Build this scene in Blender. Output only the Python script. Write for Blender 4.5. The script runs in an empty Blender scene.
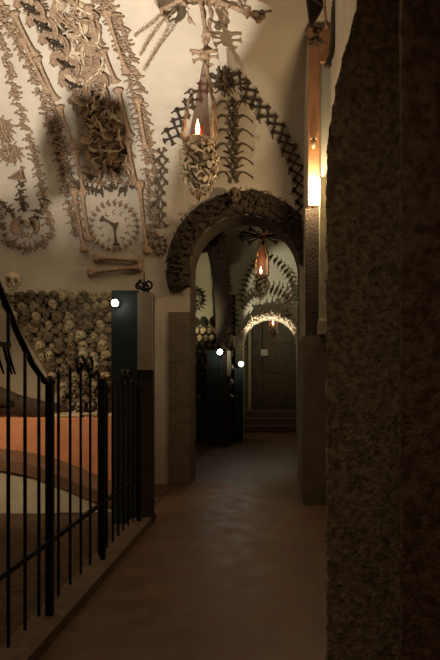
import bpy, bmesh, math, random
from mathutils import Vector, Matrix, noise
random.seed(11)
C = bpy.context.scene.collection
PI = math.pi
F, CX, CY, EYE = 500.0, 275.0, 378.0, 1.5
S = bpy.context.scene

# ------------------------------------------------------------------ materials
def mat(name, col, rough=.8, col2=None, scale=8, bump=0, bscale=40, metal=0, spec=.3, detail=6):
    m = bpy.data.materials.new(name); m.use_nodes = True
    nt = m.node_tree; b = nt.nodes['Principled BSDF']
    b.inputs['Roughness'].default_value = rough; b.inputs['Metallic'].default_value = metal
    b.inputs['Specular IOR Level'].default_value = spec
    tc = nt.nodes.new('ShaderNodeTexCoord')
    if col2:
        n = nt.nodes.new('ShaderNodeTexNoise'); n.inputs['Scale'].default_value = scale; n.inputs['Detail'].default_value = detail
        nt.links.new(tc.outputs['Object'], n.inputs['Vector'])
        r = nt.nodes.new('ShaderNodeValToRGB'); r.color_ramp.elements[0].position = .35; r.color_ramp.elements[1].position = .65
        r.color_ramp.elements[0].color = (*col2, 1); r.color_ramp.elements[1].color = (*col, 1)
        nt.links.new(n.outputs['Fac'], r.inputs['Fac']); nt.links.new(r.outputs['Color'], b.inputs['Base Color'])
    else:
        b.inputs['Base Color'].default_value = (*col, 1)
    if bump:
        n2 = nt.nodes.new('ShaderNodeTexNoise'); n2.inputs['Scale'].default_value = bscale; n2.inputs['Detail'].default_value = 5
        nt.links.new(tc.outputs['Object'], n2.inputs['Vector'])
        bp = nt.nodes.new('ShaderNodeBump'); bp.inputs['Strength'].default_value = bump; bp.inputs['Distance'].default_value = .03
        nt.links.new(n2.outputs['Fac'], bp.inputs['Height']); nt.links.new(bp.outputs['Normal'], b.inputs['Normal'])
    return m
def emit(name, col, st):
    m = bpy.data.materials.new(name); m.use_nodes = True; b = m.node_tree.nodes['Principled BSDF']
    b.inputs['Base Color'].default_value = (*col, 1); b.inputs['Emission Color'].default_value = (*col, 1)
    b.inputs['Emission Strength'].default_value = st; return m
def glass(name, col, alpha, rough=.2):
    m = bpy.data.materials.new(name); m.use_nodes = True; b = m.node_tree.nodes['Principled BSDF']
    b.inputs['Base Color'].default_value = (*col, 1); b.inputs['Roughness'].default_value = rough; b.inputs['Alpha'].default_value = alpha
    return m
M = dict(
    plaster=mat('aged_plaster', (.50,.44,.35), .9, (.43,.375,.295), 2.2, .25, 14),
    plaster2=mat('olive_plaster', (.40,.37,.26), .9, (.33,.30,.21), 2.0, .25, 14),
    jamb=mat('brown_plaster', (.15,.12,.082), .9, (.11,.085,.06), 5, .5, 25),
    stucco=mat('rough_stucco', (.58,.47,.33), .95, (.22,.175,.12), 38, 1.0, 75),
    stucco2=mat('rough_reddish_stucco', (.32,.21,.14), .95, (.13,.08,.055), 26, 1.0, 60),
    floor=None,
    earth=mat('dark_earth', (.10,.06,.035), .95, (.06,.035,.02), 12, .8, 40),
    kerb=mat('worn_stone', (.14,.095,.06), .85, (.09,.06,.04), 9, .4, 30),
    bone=mat('old_bone', (.38,.27,.175), .65, (.20,.13,.08), 25, .3, 60),
    bone_pale=mat('pale_bone', (.60,.50,.36), .6, (.36,.27,.17), 22, .3, 60),
    bone_dark=mat('dark_bone', (.13,.092,.055), .75, (.07,.05,.03), 22, .4, 60),
    bone_black=mat('dark_and_shaded_bone', (.06,.042,.026), .8, (.03,.022,.014), 22, .4, 60),  # shade put in for first arch, chains and pelvis hollows; plain dark elsewhere
    skull=mat('skull_bone', (.34,.27,.16), .6, (.15,.11,.065), 18, .3, 50),
    skull_wall=mat('mortar_between_skulls', (.13,.10,.065), .95, (.07,.05,.03), 14, .8, 30),
    iron=mat('black_iron', (.018,.015,.013), .5, (.010,.009,.008), 20, .2, 60, metal=.3),
    salmon=mat('salmon_wash', (.62,.27,.14), .85, (.52,.22,.11), 5, .2, 30),
    limewash=mat('limewash', (.60,.55,.42), .9, (.50,.45,.34), 6, .3, 30),
    moulding=mat('brown_moulding', (.20,.11,.065), .8, (.14,.08,.045), 8, .3, 30),
    teal=mat('dark_green_paint', (.030,.042,.036), .6, (.020,.028,.025), 6),
    cream=mat('cream_board', (.40,.33,.23), .7, (.35,.29,.20), 6),
    wood=mat('orange_wood', (.50,.27,.14), .6, (.40,.20,.10), 6, .2, 30),
    darkwood=mat('dark_wood', (.050,.035,.022), .6, (.032,.022,.014), 6, .3, 30),
    doorwood=mat('door_wood', (.085,.065,.040), .5, (.055,.042,.026), 5, .3, 30),
    robe=mat('brown_robe', (.06,.04,.028), .95, (.035,.024,.017), 10, .6, 30),
    brass=mat('dull_brass', (.35,.25,.12), .4, None, metal=.8),
    paper=mat('white_paper', (.55,.52,.45), .8),
    pane=mat('frosted_pane', (.42,.42,.36), .35),
    redglass=glass('red_glass', (.55,.08,.03), .55),
    funnel=glass('brown_gap_shade', (.16,.065,.04), .8, .5),
    wax=mat('wax', (.75,.62,.42), .5),
    flame=emit('flame', (1,.50,.22), 6.0),
    bulb=emit('bulb', (1,.97,.85), 20.0),
)
# floor: reddish brown tiles, worn glossy
def floor_mat():
    m = bpy.data.materials.new('brown_floor_tiles'); m.use_nodes = True; nt = m.node_tree; b = nt.nodes['Principled BSDF']
    tc = nt.nodes.new('ShaderNodeTexCoord')
    br = nt.nodes.new('ShaderNodeTexBrick'); br.inputs['Scale'].default_value = 2.6
    br.inputs['Color1'].default_value = (.15,.08,.04,1); br.inputs['Color2'].default_value = (.125,.065,.033,1)
    br.inputs['Mortar'].default_value = (.12,.065,.036,1); br.inputs['Mortar Size'].default_value = .012
    br.inputs['Brick Width'].default_value = .8; br.inputs['Row Height'].default_value = .8
    nt.links.new(tc.outputs['Object'], br.inputs['Vector'])
    n = nt.nodes.new('ShaderNodeTexNoise'); n.inputs['Scale'].default_value = 5; n.inputs['Detail'].default_value = 6
    nt.links.new(tc.outputs['Object'], n.inputs['Vector'])
    mx = nt.nodes.new('ShaderNodeMix'); mx.data_type = 'RGBA'; mx.blend_type = 'MULTIPLY'; mx.inputs[0].default_value = .5
    nt.links.new(br.outputs['Color'], mx.inputs[6]); nt.links.new(n.outputs['Color'], mx.inputs[7])
    nt.links.new(mx.outputs[2], b.inputs['Base Color'])
    mr = nt.nodes.new('ShaderNodeMapRange'); mr.inputs[1].default_value = .3; mr.inputs[2].default_value = .7; mr.inputs[3].default_value = .34; mr.inputs[4].default_value = .55
    nt.links.new(n.outputs['Fac'], mr.inputs[0]); nt.links.new(mr.outputs[0], b.inputs['Roughness'])
    bp = nt.nodes.new('ShaderNodeBump'); bp.inputs['Strength'].default_value = .25; bp.inputs['Distance'].default_value = .01
    nt.links.new(br.outputs['Fac'], bp.inputs['Height']); bp.invert = True
    nt.links.new(bp.outputs['Normal'], b.inputs['Normal'])
    return m
M['floor'] = floor_mat()

# ------------------------------------------------------------------ helpers
def tag(o, label, cat, group=None, kind=None):
    if label: o['label'] = label
    if cat: o['category'] = cat
    if group: o['group'] = group
    if kind: o['kind'] = kind
    return o
def obj(name, bm, m, parent=None, smooth=False, bev=0):
    if isinstance(bm, bpy.types.Mesh): me = bm
    else:
        bmesh.ops.recalc_face_normals(bm, faces=bm.faces)
        me = bpy.data.meshes.new(name); bm.to_mesh(me); bm.free()
        if smooth:
            for p in me.polygons: p.use_smooth = True
        me.materials.append(m)
    o = bpy.data.objects.new(name, me); C.objects.link(o)
    if parent:
        o.parent = parent; o.location = -Vector(parent.location)
    if bev:
        b = o.modifiers.new('bevel', 'BEVEL'); b.width = bev; b.segments = 2; b.limit_method = 'ANGLE'
    return o
def empty(name, loc, label, cat, group=None):
    o = bpy.data.objects.new(name, None); C.objects.link(o); o.location = loc; o.empty_display_size = .05
    return tag(o, label, cat, group)
def struct(name, bm, m, smooth=False, label=None, cat=None):
    o = obj(name, bm, m, smooth=smooth); o['kind'] = 'structure'
    o['label'] = label; o['category'] = cat
    return o
def box(bm, x0, x1, y0, y1, z0, z1):
    v = [bm.verts.new((x, y, z)) for x in (x0, x1) for y in (y0, y1) for z in (z0, z1)]
    for f in ((0,1,3,2),(4,6,7,5),(0,4,5,1),(2,3,7,6),(0,2,6,4),(1,5,7,3)): bm.faces.new([v[i] for i in f])
    return bm
def BOX(*a): return box(bmesh.new(), *a)
def tube(bm, pts, rad, n=8, closed=False):
    pts = [Vector(p) for p in pts]; N = len(pts); rings = []
    up = Vector((0.13,.21,.97))
    for i, p in enumerate(pts):
        if closed: t = pts[(i+1) % N]-pts[i-1]
        else: t = pts[min(i+1,N-1)]-pts[max(i-1,0)]
        t.normalize(); a = t.cross(up)
        if a.length < .15: a = t.cross(Vector((1,0,0)))
        a.normalize(); b = t.cross(a)
        r = rad[i] if isinstance(rad, (list, tuple)) else rad
        rings.append([bm.verts.new(p+(a*math.cos(2*PI*k/n)+b*math.sin(2*PI*k/n))*r) for k in range(n)])
    for i in range(N if closed else N-1):
        A, B = rings[i], rings[(i+1) % N]
        for k in range(n): bm.faces.new((A[k], A[(k+1)%n], B[(k+1)%n], B[k]))
    if not closed: bm.faces.new(rings[0][::-1]); bm.faces.new(rings[-1])
    return bm
def lathe(bm, prof, c=(0,0,0), n=20):
    rings = [[bm.verts.new((c[0]+r*math.cos(2*PI*k/n), c[1]+r*math.sin(2*PI*k/n), c[2]+z)) for k in range(n)] for r, z in prof]
    for A, B in zip(rings, rings[1:]):
        for k in range(n): bm.faces.new((A[k], A[(k+1)%n], B[(k+1)%n], B[k]))
    bm.faces.new(rings[0][::-1]); bm.faces.new(rings[-1]); return bm
def blob(bm, c, r, sub=2):
    mt = Matrix.Translation(c) @ Matrix.Diagonal((*r, 1))
    bmesh.ops.create_icosphere(bm, subdivisions=sub, radius=1, matrix=mt)
    return bm
def at(px, py, d): return Vector(((px-CX)*d/F, d, EYE+(CY-py)*d/F))

# ------------------------------------------------------------------ bone meshes (local: Z along, +Y outwards)
def mesh_of(name, bm, m, smooth=True):
    bmesh.ops.recalc_face_normals(bm, faces=bm.faces)
    me = bpy.data.meshes.new(name); bm.to_mesh(me); bm.free()
    for p in me.polygons: p.use_smooth = smooth
    me.materials.append(m); return me
def femur_bm(L=1.0, r=.038):       # unit length, shaft with two-lobed ends
    bm = bmesh.new(); n = 12; rings = []
    prof = [(0,.5,0),(.012,1.35,.5),(.04,1.9,.75),(.075,1.75,.6),(.12,1.2,.25),(.2,.92,.05),(.35,.8,0),(.5,.78,0),(.65,.82,0),(.8,.95,.05),(.88,1.2,.2),(.93,1.6,.5),(.965,1.75,.7),(.99,1.2,.5),(1,.4,0)]
    for t, s, lobe in prof:
        bow = .018*math.sin(PI*t)
        ring = []
        for k in range(n):
            a = 2*PI*k/n
            rr = r*s*(1+lobe*(abs(math.cos(a))**1.5)*.9-.25*lobe)
            ring.append(bm.verts.new((rr*math.cos(a)+ (r*.8 if t > .93 else 0)*.3, rr*math.sin(a)+bow, (t-.5)*L)))
        rings.append(ring)
    for A, B in zip(rings, rings[1:]):
        for k in range(n): bm.faces.new((A[k], A[(k+1)%n], B[(k+1)%n], B[k]))
    bm.faces.new(rings[0][::-1]); bm.faces.new(rings[-1])
    return bm
def vertebra_bm():                 # about 1 wide
    bm = bmesh.new()
    lathe(bm, [(.20,-.17),(.25,-.13),(.21,0),(.25,.13),(.20,.17)], (0,-.02,0), 12)
    tube(bm, [(-.12,.12,0),(-.16,.27,.02),(0,.36,.03),(.16,.27,.02),(.12,.12,0)], [.06,.07,.08,.07,.06], 6)
    tube(bm, [(.14,.24,0),(.38,.27,.05),(.62,.18,.12)], [.09,.07,.075], 6)
    tube(bm, [(-.14,.24,0),(-.38,.27,.05),(-.62,.18,.12)], [.09,.07,.075], 6)
    tube(bm, [(0,.33,0),(0,.48,-.08),(0,.58,-.2)], [.08,.06,.055], 6)
    return bm
def pelvis_bm():                   # butterfly of two flared wings round a dark opening
    bm = bmesh.new()
    for s in (-1, 1):
        n = 9; outer = []; inner = []
        for i in range(n):
            a = -1.0+2.9*i/(n-1)
            outer.append(Vector((s*(.20+.36*math.cos(a*.9)), .10+.16*math.cos(a), .02+.36*math.sin(a))))
            inner.append(Vector((s*(.10+.15*math.cos(a*.9)), -.02, -.02+.20*math.sin(a))))
        rows = []
        for k in range(4):
            t = k/3
            rows.append([bm.verts.new(outer[i].lerp(inner[i], t)+Vector((0, -.07*math.sin(PI*t), 0))) for i in range(n)])
        for A, B in zip(rows, rows[1:]):
            for i in range(n-1): bm.faces.new((A[i], A[i+1], B[i+1], B[i]))
        tube(bm, outer, [.03,.035,.04,.045,.045,.045,.04,.035,.03], 6)
        tube(bm, inner, .035, 6)
        tube(bm, [(s*.22,.08,-.22),(s*.17,.1,-.38),(s*.05,.1,-.34),(s*.06,.06,-.18)], .04, 6)
    blob(bm, (0,-.02,.16), (.12,.08,.15), 2)
    bmesh.ops.solidify(bm, geom=[f for f in bm.faces], thickness=.012)
    return bm
def scapula_bm():
    bm = bmesh.new(); n = 6
    def q(u, v):
        a, b, c = Vector((-.28,0,.42)), Vector((.30,.04,.40)), Vector((-.05,.02,-.5))
        p = a.lerp(b, u).lerp(c, v); p.y += .10*math.sin(PI*u)*(1-v); return p
    g = [[bm.verts.new(q(i/n, j/n*.97)) for i in range(n+1)] for j in range(n+1)]
    for j in range(n):
        for i in range(n): bm.faces.new((g[j][i], g[j][i+1], g[j+1][i+1], g[j+1][i]))
    bmesh.ops.solidify(bm, geom=list(bm.faces), thickness=.03)
    tube(bm, [(-.22,.05,.22),(.05,.16,.27),(.34,.2,.40)], [.03,.045,.06], 6)
    blob(bm, (.31,.06,.40), (.08,.07,.1), 2)
    tube(bm, [(-.28,0,.42),(-.2,0,0),(-.05,.02,-.5)], .035, 6)
    tube(bm, [(.30,.04,.40),(.15,.04,0),(-.05,.02,-.5)], .04, 6)
    return bm
def rib_bm(k=.28):                 # unit chord along Z, bows sideways in X
    bm = bmesh.new()
    pts = [(k*math.sin(PI*t/10), .03*math.sin(PI*t/5), -.5+t/10) for t in range(11)]
    return tube(bm, pts, [.05,.036,.03,.03,.03,.03,.03,.03,.03,.034,.045], 6)
def skull_bm():                    # about 1 tall, face towards +Y
    bm = bmesh.new(); bmesh.ops.create_icosphere(bm, subdivisions=4, radius=.5)
    def dent(p, c, r, depth):
        d = (p-Vector(c)).length
        return max(0, 1-(d/r)**2)**1.2*depth if d < r else 0
    for v in bm.verts:
        p = v.co.copy(); x, y, z = p
        x *= .80; y *= 1.05
        if z < 0:
            k = -z/.5
            x *= 1-.38*k*k-.12*k
            if y < 0: y *= 1-.55*k; z *= 1-.35*k*(-y/.5 if y < 0 else 0)
            else: z *= 1.08
        y -= .02
        q = Vector((x, y, z))
        for c, r, dp in (((-.165,.42,-.06),.17,.36), ((.165,.42,-.06),.17,.36), ((0,.47,-.23),.095,.2)):
            y -= dent(q, c, r, dp)
        if y > .2: y += dent(q, (-.26,.36,-.17), .11, .05)+dent(q, (.26,.36,-.17), .11, .05)+dent(q, (0,.5,.06), .2, .02)
        v.co = (x, y, z)
    for i in range(-3, 4):
        box(bm, i*.045-.019, i*.045+.019, .30-.012*abs(i)**1.6, .375-.014*abs(i)**1.6, -.52, -.44)
    return bm
MB = {}
for key, mk in (('bone','bone'),('pale','bone_pale'),('dark','bone_dark'),('black','bone_black')):
    for kind, fn in (('femur',femur_bm),('vertebra',vertebra_bm),('pelvis',pelvis_bm),('scapula',scapula_bm),('rib',rib_bm)):
        MB[kind, key] = mesh_of(kind+'_'+key, fn(), M[mk])
    MB['zigrib', key] = mesh_of('zig_rib_'+key, rib_bm(.10), M[mk])
MB['skull', 'bone'] = mesh_of('skull', skull_bm(), M['skull'])
MB['skull', 'pale'] = mesh_of('skull_pale', skull_bm(), M['bone_pale'])
MB['skull', 'dark'] = mesh_of('skull_dark', skull_bm(), M['bone_dark'])

def frame(z, n):
    z = z.normalized(); x = n.cross(z)
    if x.length < 1e-3: x = Vector((1,0,0))
    x.normalize()
    y = z.cross(x); 
    return Matrix((x, y, z)).transposed()
def place(name, me, loc, R, s, parent=None, label=None, cat=None, group=None):
    o = bpy.data.objects.new(name, me); C.objects.link(o)
    if not hasattr(s, '__len__'): s = (s, s, s)
    L = Vector(loc)-(Vector(parent.location) if parent else Vector())
    o.matrix_basis = Matrix.Translation(L) @ R.to_4x4() @ Matrix.Diagonal((*s, 1))
    if parent: o.parent = parent
    else: tag(o, label, cat, group)
    return o

# ------------------------------------------------------------------ vault of the first bay
Z0, VA, VB = 4.2, 2.6, 1.9
YL = 7.0
def surf_y(z, Yw):
    if z <= Z0: return Yw
    s = min(1, (z-Z0)/VB); return Yw-VA*(1-math.sqrt(1-s*s))
def normal_at(z, Yw):
    if z <= Z0: return Vector((0,-1,0))
    s = min(.999, (z-Z0)/VB); c = math.sqrt(1-s*s)
    return -Vector((0, c/VA, s/VB)).normalized()
def hit(px, py, Yw=YL, off=.03):
    d = 2.5
    while d < Yw+.01:
        p = at(px, py, d)
        if d >= surf_y(p.z, Yw): break
        d += .01
    p = at(px, py, d); n = normal_at(p.z, Yw)
    return p+n*off, n
def wall_sheet(name, x0, x1, Yw, m, hole=None, label=None):
    """upright wall carrying on into the quarter barrel over it; hole = arch (cx, r, springing z)"""
    bm = bmesh.new()
    prof = [(Yw-VA*(1-math.cos(t*PI/2/16)), Z0+VB*math.sin(t*PI/2/16)) for t in range(17)]
    for (ya, za), (yb, zb) in zip(prof, prof[1:]):
        v = [bm.verts.new(p) for p in ((x0,ya,za),(x1,ya,za),(x1,yb,zb),(x0,yb,zb))]; bm.faces.new(v)
    def q(a,b,c,d): bm.faces.new([bm.verts.new(p) for p in (a,b,c,d)])
    if not hole: q((x0,Yw,0),(x1,Yw,0),(x1,Yw,Z0),(x0,Yw,Z0))
    else: arch_face(bm, x0, x1, Yw, Z0, *hole)
    bmesh.ops.remove_doubles(bm, verts=bm.verts, dist=1e-4)
    return struct(name, bm, m, label=label, cat='wall')
def arch_face(bm, x0, x1, Y, ztop, cx, r, zs, n=24, thick=0):
    def q(*ps): bm.faces.new([bm.verts.new(p) for p in ps])
    if x0 < cx-r: q((x0,Y,0),(cx-r,Y,0),(cx-r,Y,zs),(x0,Y,zs)); q((x0,Y,zs),(cx-r,Y,zs),(cx-r,Y,ztop),(x0,Y,ztop))
    if x1 > cx+r: q((cx+r,Y,0),(x1,Y,0),(x1,Y,zs),(cx+r,Y,zs)); q((cx+r,Y,zs),(x1,Y,zs),(x1,Y,ztop),(cx+r,Y,ztop))
    a = [(cx-r*math.cos(PI*k/n), zs+r*math.sin(PI*k/n)) for k in range(n+1)]
    for (xa, za), (xb, zb) in zip(a, a[1:]): q((xa,Y,za),(xb,Y,zb),(xb,Y,ztop),(xa,Y,ztop))
def intrados(bm, Y0, Y1, cx, r, zs, n=24):
    pts = [(cx-r, 0)]+[(cx-r*math.cos(PI*k/n), zs+r*math.sin(PI*k/n)) for k in range(n+1)]+[(cx+r, 0)]
    for (xa, za), (xb, zb) in zip(pts, pts[1:]):
        bm.faces.new([bm.verts.new(p) for p in ((xa,Y0,za),(xb,Y0,zb),(xb,Y1,zb),(xa,Y1,za))])

A1 = (-.425, .765, 3.02)      # arch 1
A2 = (-.12, .65, 2.29)        # arch 2
XE = -1.49
# floor
struct('floor', BOX(-1.42, 1.4, -3.2, 13.7, -.1, 0), M['floor'], label='worn reddish brown tiled floor of the corridor', cat='floor')
struct('floor', BOX(-4.6, -1.42, -3.2, 12.4, -.1, .01), M['earth'], label='dark earth floor of the side chapels', cat='floor')
wall_sheet('wall_back', -4.6, XE, YL, M['plaster'], label='pale plaster end wall and vault of the near chapel')
wall_sheet('wall_arch', XE, 1.4, 7.0, M['plaster'], hole=A1, label='plaster wall and vault above the first archway')
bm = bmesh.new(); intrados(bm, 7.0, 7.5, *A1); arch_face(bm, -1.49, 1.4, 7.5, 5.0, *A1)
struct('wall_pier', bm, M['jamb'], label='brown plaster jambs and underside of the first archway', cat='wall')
# rest of the ceiling over the near bay, the wall behind and at the sides
bm = bmesh.new()
prof = [(4.4-2.6*math.sin(t*PI/2/12), 4.2+1.9*math.cos(t*PI/2/12)) for t in range(13)]
for (ya, za), (yb, zb) in zip(prof, prof[1:]):
    bm.faces.new([bm.verts.new(p) for p in ((-4.6,ya,za),(1.4,ya,za),(1.4,yb,zb),(-4.6,yb,zb))])
box(bm, -4.6, 1.4, -3.2, 1.8, 4.2, 4.3)
box(bm, -4.6, XE, 4.3, 4.42, 6.1, 6.15)
struct('ceiling', bm, M['plaster'], label='plaster barrel vault over the near bay', cat='ceiling')
struct('wall_left', BOX(-4.7, -4.6, -3.2, 12.4, 0, 6.2), M['plaster'], label='plaster outer wall of the side chapels', cat='wall')
struct('wall_near', BOX(-4.6, 1.4, -3.3, -3.2, 0, 4.3), M['plaster'], label='plaster wall behind the viewer', cat='wall')

# right side: recess wall and near rough pier
struct('wall_right', BOX(.66, .9, -3.2, 7.0, 0, 6.2), M['plaster'], label='plaster right hand wall of the near bay', cat='wall')
def rough(bm, amp, sc, seed=0):
    for v in bm.verts:
        p = v.co*sc+Vector((seed,seed,seed))
        d = noise.noise_vector(p)*amp+noise.noise_vector(p*3.1)*amp*.45+noise.noise_vector(p*7)*amp*.2
        v.co += Vector((d.x, d.y, d.z))
def prism_x(profile, x0, x1, ny=44, nz=120):
    """solid between x0 and x1 whose y-z outline is a grid clipped by profile(z)->(ymin,ymax)"""
    bm = bmesh.new(); zs = profile['z']; rows = []
    for z in zs:
        y0, y1 = profile['f'](z)
        ring = [(x0, y0+(y1-y0)*i/ny) for i in range(ny+1)]+[(x0+(x1-x0)*i/8, y1) for i in range(1, 9)]
        rows.append([bm.verts.new((x, y, z)) for x, y in ring])
    for A, B in zip(rows, rows[1:]):
        for i in range(len(A)-1): bm.faces.new((A[i], A[i+1], B[i+1], B[i]))
    return bm
def shoulder(z):       # left outline of the near pier, bending away to the right as it rises
    pts = [(0,.229),(2.35,.229),(2.55,.235),(2.72,.255),(2.94,.308),(3.16,.365),(3.5,.50),(3.6,.56)]
    for (a, p), (b_, q) in zip(pts, pts[1:]):
        if a <= z <= b_: return p+(q-p)*(z-a)/(b_-a)
    return .56
bm = bmesh.new(); rows = []
for i in range(181):
    z = 3.6*i/180; xl = shoulder(z)
    ring = [(xl+.035+(.6-xl)*.02, 2.45, z)]+[(xl+.02*(1-j/4), 2.2+.2*(1-j/4), z) for j in range(4)]+[(xl+(.60-xl)*j/24, 2.2, z) for j in range(25)]
    rows.append([bm.verts.new(p) for p in ring])
for A, B in zip(rows, rows[1:]):
    for i in range(len(A)-1): bm.faces.new((A[i], A[i+1], B[i+1], B[i]))
box(bm, .30, .66, 2.23, 2.45, 0, 2.9)
rough(bm, .013, 17)
struct('wall_pier', bm, M['stucco'], smooth=True, label='rough brown stucco pier close on the right', cat='wall')
bm = bmesh.new(); rows = []
for i in range(171):
    z = 3.6*i/170
    ring = [(.552-.072*j/9, 2.2-.29*j/9, z) for j in range(10)]+[(.482+.18*j/12, 1.9, z) for j in range(13)]+[(.66, 1.5, z)]
    rows.append([bm.verts.new(p) for p in ring])
for A, B in zip(rows, rows[1:]):
    for i in range(len(A)-1): bm.faces.new((A[i], A[i+1], B[i+1], B[i]))
rough(bm, .010, 11, 5)
struct('wall_pier', bm, M['stucco2'], smooth=True, label='darker reddish stucco pier at the right edge', cat='wall')
# far right pilaster and dado
struct('wall_pier', BOX(.395, .66, 6.0, 7.05, 0, 5.72), M['plaster'], label='plaster pilaster right of the first archway carrying the window', cat='wall')
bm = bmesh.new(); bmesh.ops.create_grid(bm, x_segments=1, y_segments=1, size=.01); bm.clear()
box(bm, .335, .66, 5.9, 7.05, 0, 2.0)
struct('wall_dado_and_shade', bm, M['jamb'], label='brown stucco lower wall projecting before the right archway jamb', cat='wall')

# ------------------------------------------------------------------ second bay
bm = bmesh.new(); arch_face(bm, -4.6, 1.4, 12.0, 3.5, *A2)
prof = [(12-2.25*(1-math.cos(t*PI/48)), 3.5+1.5*math.sin(t*PI/48)) for t in range(25)]
for (ya, za), (yb, zb) in zip(prof, prof[1:]):
    bm.faces.new([bm.verts.new(p) for p in ((-4.6,ya,za),(1.4,ya,za),(1.4,yb,zb),(-4.6,yb,zb))])
struct('wall_end', bm, M['plaster2'], label='olive plaster wall and vault of the second bay above the lit archway', cat='wall')
bm = bmesh.new(); intrados(bm, 12.0, 12.5, *A2); struct('wall_end_jamb', bm, M['plaster2'], label='plaster underside of the lit second archway', cat='wall')
bm = BOX(.62, .76, 7.5, 12.0, 0, 5.1); struct('wall_right_second_bay', bm, M['jamb'], label='brown right hand wall of the second bay', cat='wall')
struct('ceiling_second_bay', BOX(-4.6, 1.4, 7.5, 9.8, 5.0, 5.1), M['plaster2'], label='flat plaster ceiling at the front of the second bay', cat='ceiling')
struct('wall_dado_and_shade', BOX(-1.485, -1.19, 6.97, 7.0, 0, 2.42), M['jamb'], label='dark panel standing in for shade on the lower wall left of the first archway', cat='wall')  # thin dark box stands in for shade on the pier
struct('wall_chapel', BOX(-4.6, -1.49, 7.5, 7.6, 0, 5.1), M['plaster2'], label='near wall of the second chapel', cat='wall')
# third bay : walls, steps, door
struct('wall_left_third_bay', BOX(-1.1, -.95, 12.0, 15.2, 0, 3.8), M['jamb'], label='brown left wall before the far door', cat='wall')
struct('wall_right_third_bay', BOX(.8, .95, 12.0, 15.2, 0, 3.8), M['jamb'], label='brown right wall before the far door', cat='wall')
struct('ceiling_third_bay', BOX(-1.1, .95, 12.4, 15.2, 3.7, 3.8), M['jamb'], label='low ceiling before the far door', cat='ceiling')
bm = bmesh.new(); box(bm, -.95, -.72, 15.0, 15.2, 0, 3.7); box(bm, .66, .8, 15.0, 15.2, 0, 3.7); box(bm, -.72, .66, 15.0, 15.2, 3.3, 3.7); box(bm, -.72, .66, 15.0, 15.2, 0, .54)
struct('wall_far', bm, M['jamb'], label='brown plaster wall round the far door', cat='wall')
bm = bmesh.new()
for i in range(3): box(bm, -.95, .8, 13.7+i*.34, 15.0, .18*i, .18*(i+1))
struct('trim_2', bm, M['kerb'], label='three worn stone steps up to the far door', cat='steps')
dr = empty('door_1', (-.03, 15.08, .54), 'dark wooden double door closing the far end of the corridor', 'door'); dr['kind'] = 'structure'
for x0, x1 in ((-.72,-.39), (-.37,.66)):
    bm = BOX(x0, x1, 15.06, 15.12, .54, 3.3)
    w = (x1-x0)
    for a, b in ((.7,1.5),(1.65,2.4),(2.55,3.15)):
        box(bm, x0+w*.15, x1-w*.15, 15.035, 15.06, a, b)
    obj('door_leaf', bm, M['doorwood'], dr, bev=.008)
obj('door_frame', BOX(-.80, -.72, 14.93, 15.05, .54, 3.0), M['plaster2'], dr, bev=.006)['label'] = 'pale left door jamb'
bm = bmesh.new(); tube(bm, [(-.10+.07*math.cos(a*PI/8), 15.0, 2.04+.07*math.sin(a*PI/8)) for a in range(16)], .012, 6, True)
obj('ring_handle', bm, M['brass'], dr, True)
tag(obj('paper_notice', BOX(-.42, -.22, 15.015, 15.034, 2.17, 2.36), M['paper']), 'small white paper notice pinned on the far dark door', 'notice')

# ------------------------------------------------------------------ bone-covered arches
def archivolt(name, cx, r, zs, Y, w, depth, m, key, count, size, label, a0=0, a1=PI, axis='x', seedy=1, clip=None, mesh2='vertebra'):
    root = empty(name, (cx, Y, zs) if axis == 'x' else (Y, cx, zs), label, 'arch')
    bm = bmesh.new(); n = 40; rings = []
    for i in range(n+1):
        a = a0+(a1-a0)*i/n
        ring = []
        for k in range(14):
            b = PI*k/13
            rr = r+w/2-(w/2)*math.cos(b); oo = depth*math.sin(b)
            rr += .02*noise.noise(Vector((i*.9, k*.9, seedy))); oo += .03*noise.noise(Vector((i*.8, k*.8, seedy+7)))
            u = cx-rr*math.cos(a); z = zs+rr*math.sin(a)
            if clip is not None: u = min(u, clip)
            ring.append(bm.verts.new((u, Y-oo, z) if axis == 'x' else (Y+oo, u, z)))
        rings.append(ring)
    for A, B in zip(rings, rings[1:]):
        for k in range(13): bm.faces.new((A[k], A[k+1], B[k+1], B[k]))
    obj('arch_ring', bm, m, root, True)
    rnd = random.Random(seedy)
    for j in range(count):
        a = a0+(a1-a0)*(j+.5)/count; t = (.18, .5, .82, .34, .66)[j % 5]
        rr = r+w*t+rnd.uniform(-.02, .02); oo = depth*math.sin(PI*t)
        u = cx-rr*math.cos(a); z = zs+rr*math.sin(a)
        if clip is not None and u > clip-.02: continue
        nrm = Vector((0,-1,0)) if axis == 'x' else Vector((1,0,0))
        loc = Vector((u, Y-oo-.01, z)) if axis == 'x' else Vector((Y+oo+.01, u, z))
        d = Vector((rnd.uniform(-1,1), 0, rnd.uniform(-1,1))) if axis == 'x' else Vector((0, rnd.uniform(-1,1), rnd.uniform(-1,1)))
        place('vertebra', MB[mesh2, key], loc, frame(d, nrm), size*rnd.uniform(.85, 1.25), root)
    return root
archivolt('bone_arch', *A1, 7.0, .33, .12, M['bone_black'], 'black', 98, .12, 'broad arch of packed bones, darkened as shade, round the first opening', a0=-.30, a1=PI*.97, clip=.36)  # shade over this arch is put into its near-black bone colour
archivolt('bone_arch', A2[0], A2[1]-.02, A2[2], 12.0, .17, .08, M['bone_pale'], 'pale', 74, .13, 'pale brightly lit bone arch in front of the far door', a0=-.1, a1=PI+.05, seedy=3)
archivolt('bone_arch', 9.75, 1.70, 2.3, -1.35, .5, .3, M['bone_black'], 'dark', 90, .16, 'dark bone rib curving over the second chapel opening, behind the first arch', a0=PI*.3, a1=PI, axis='y', seedy=5)

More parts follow.
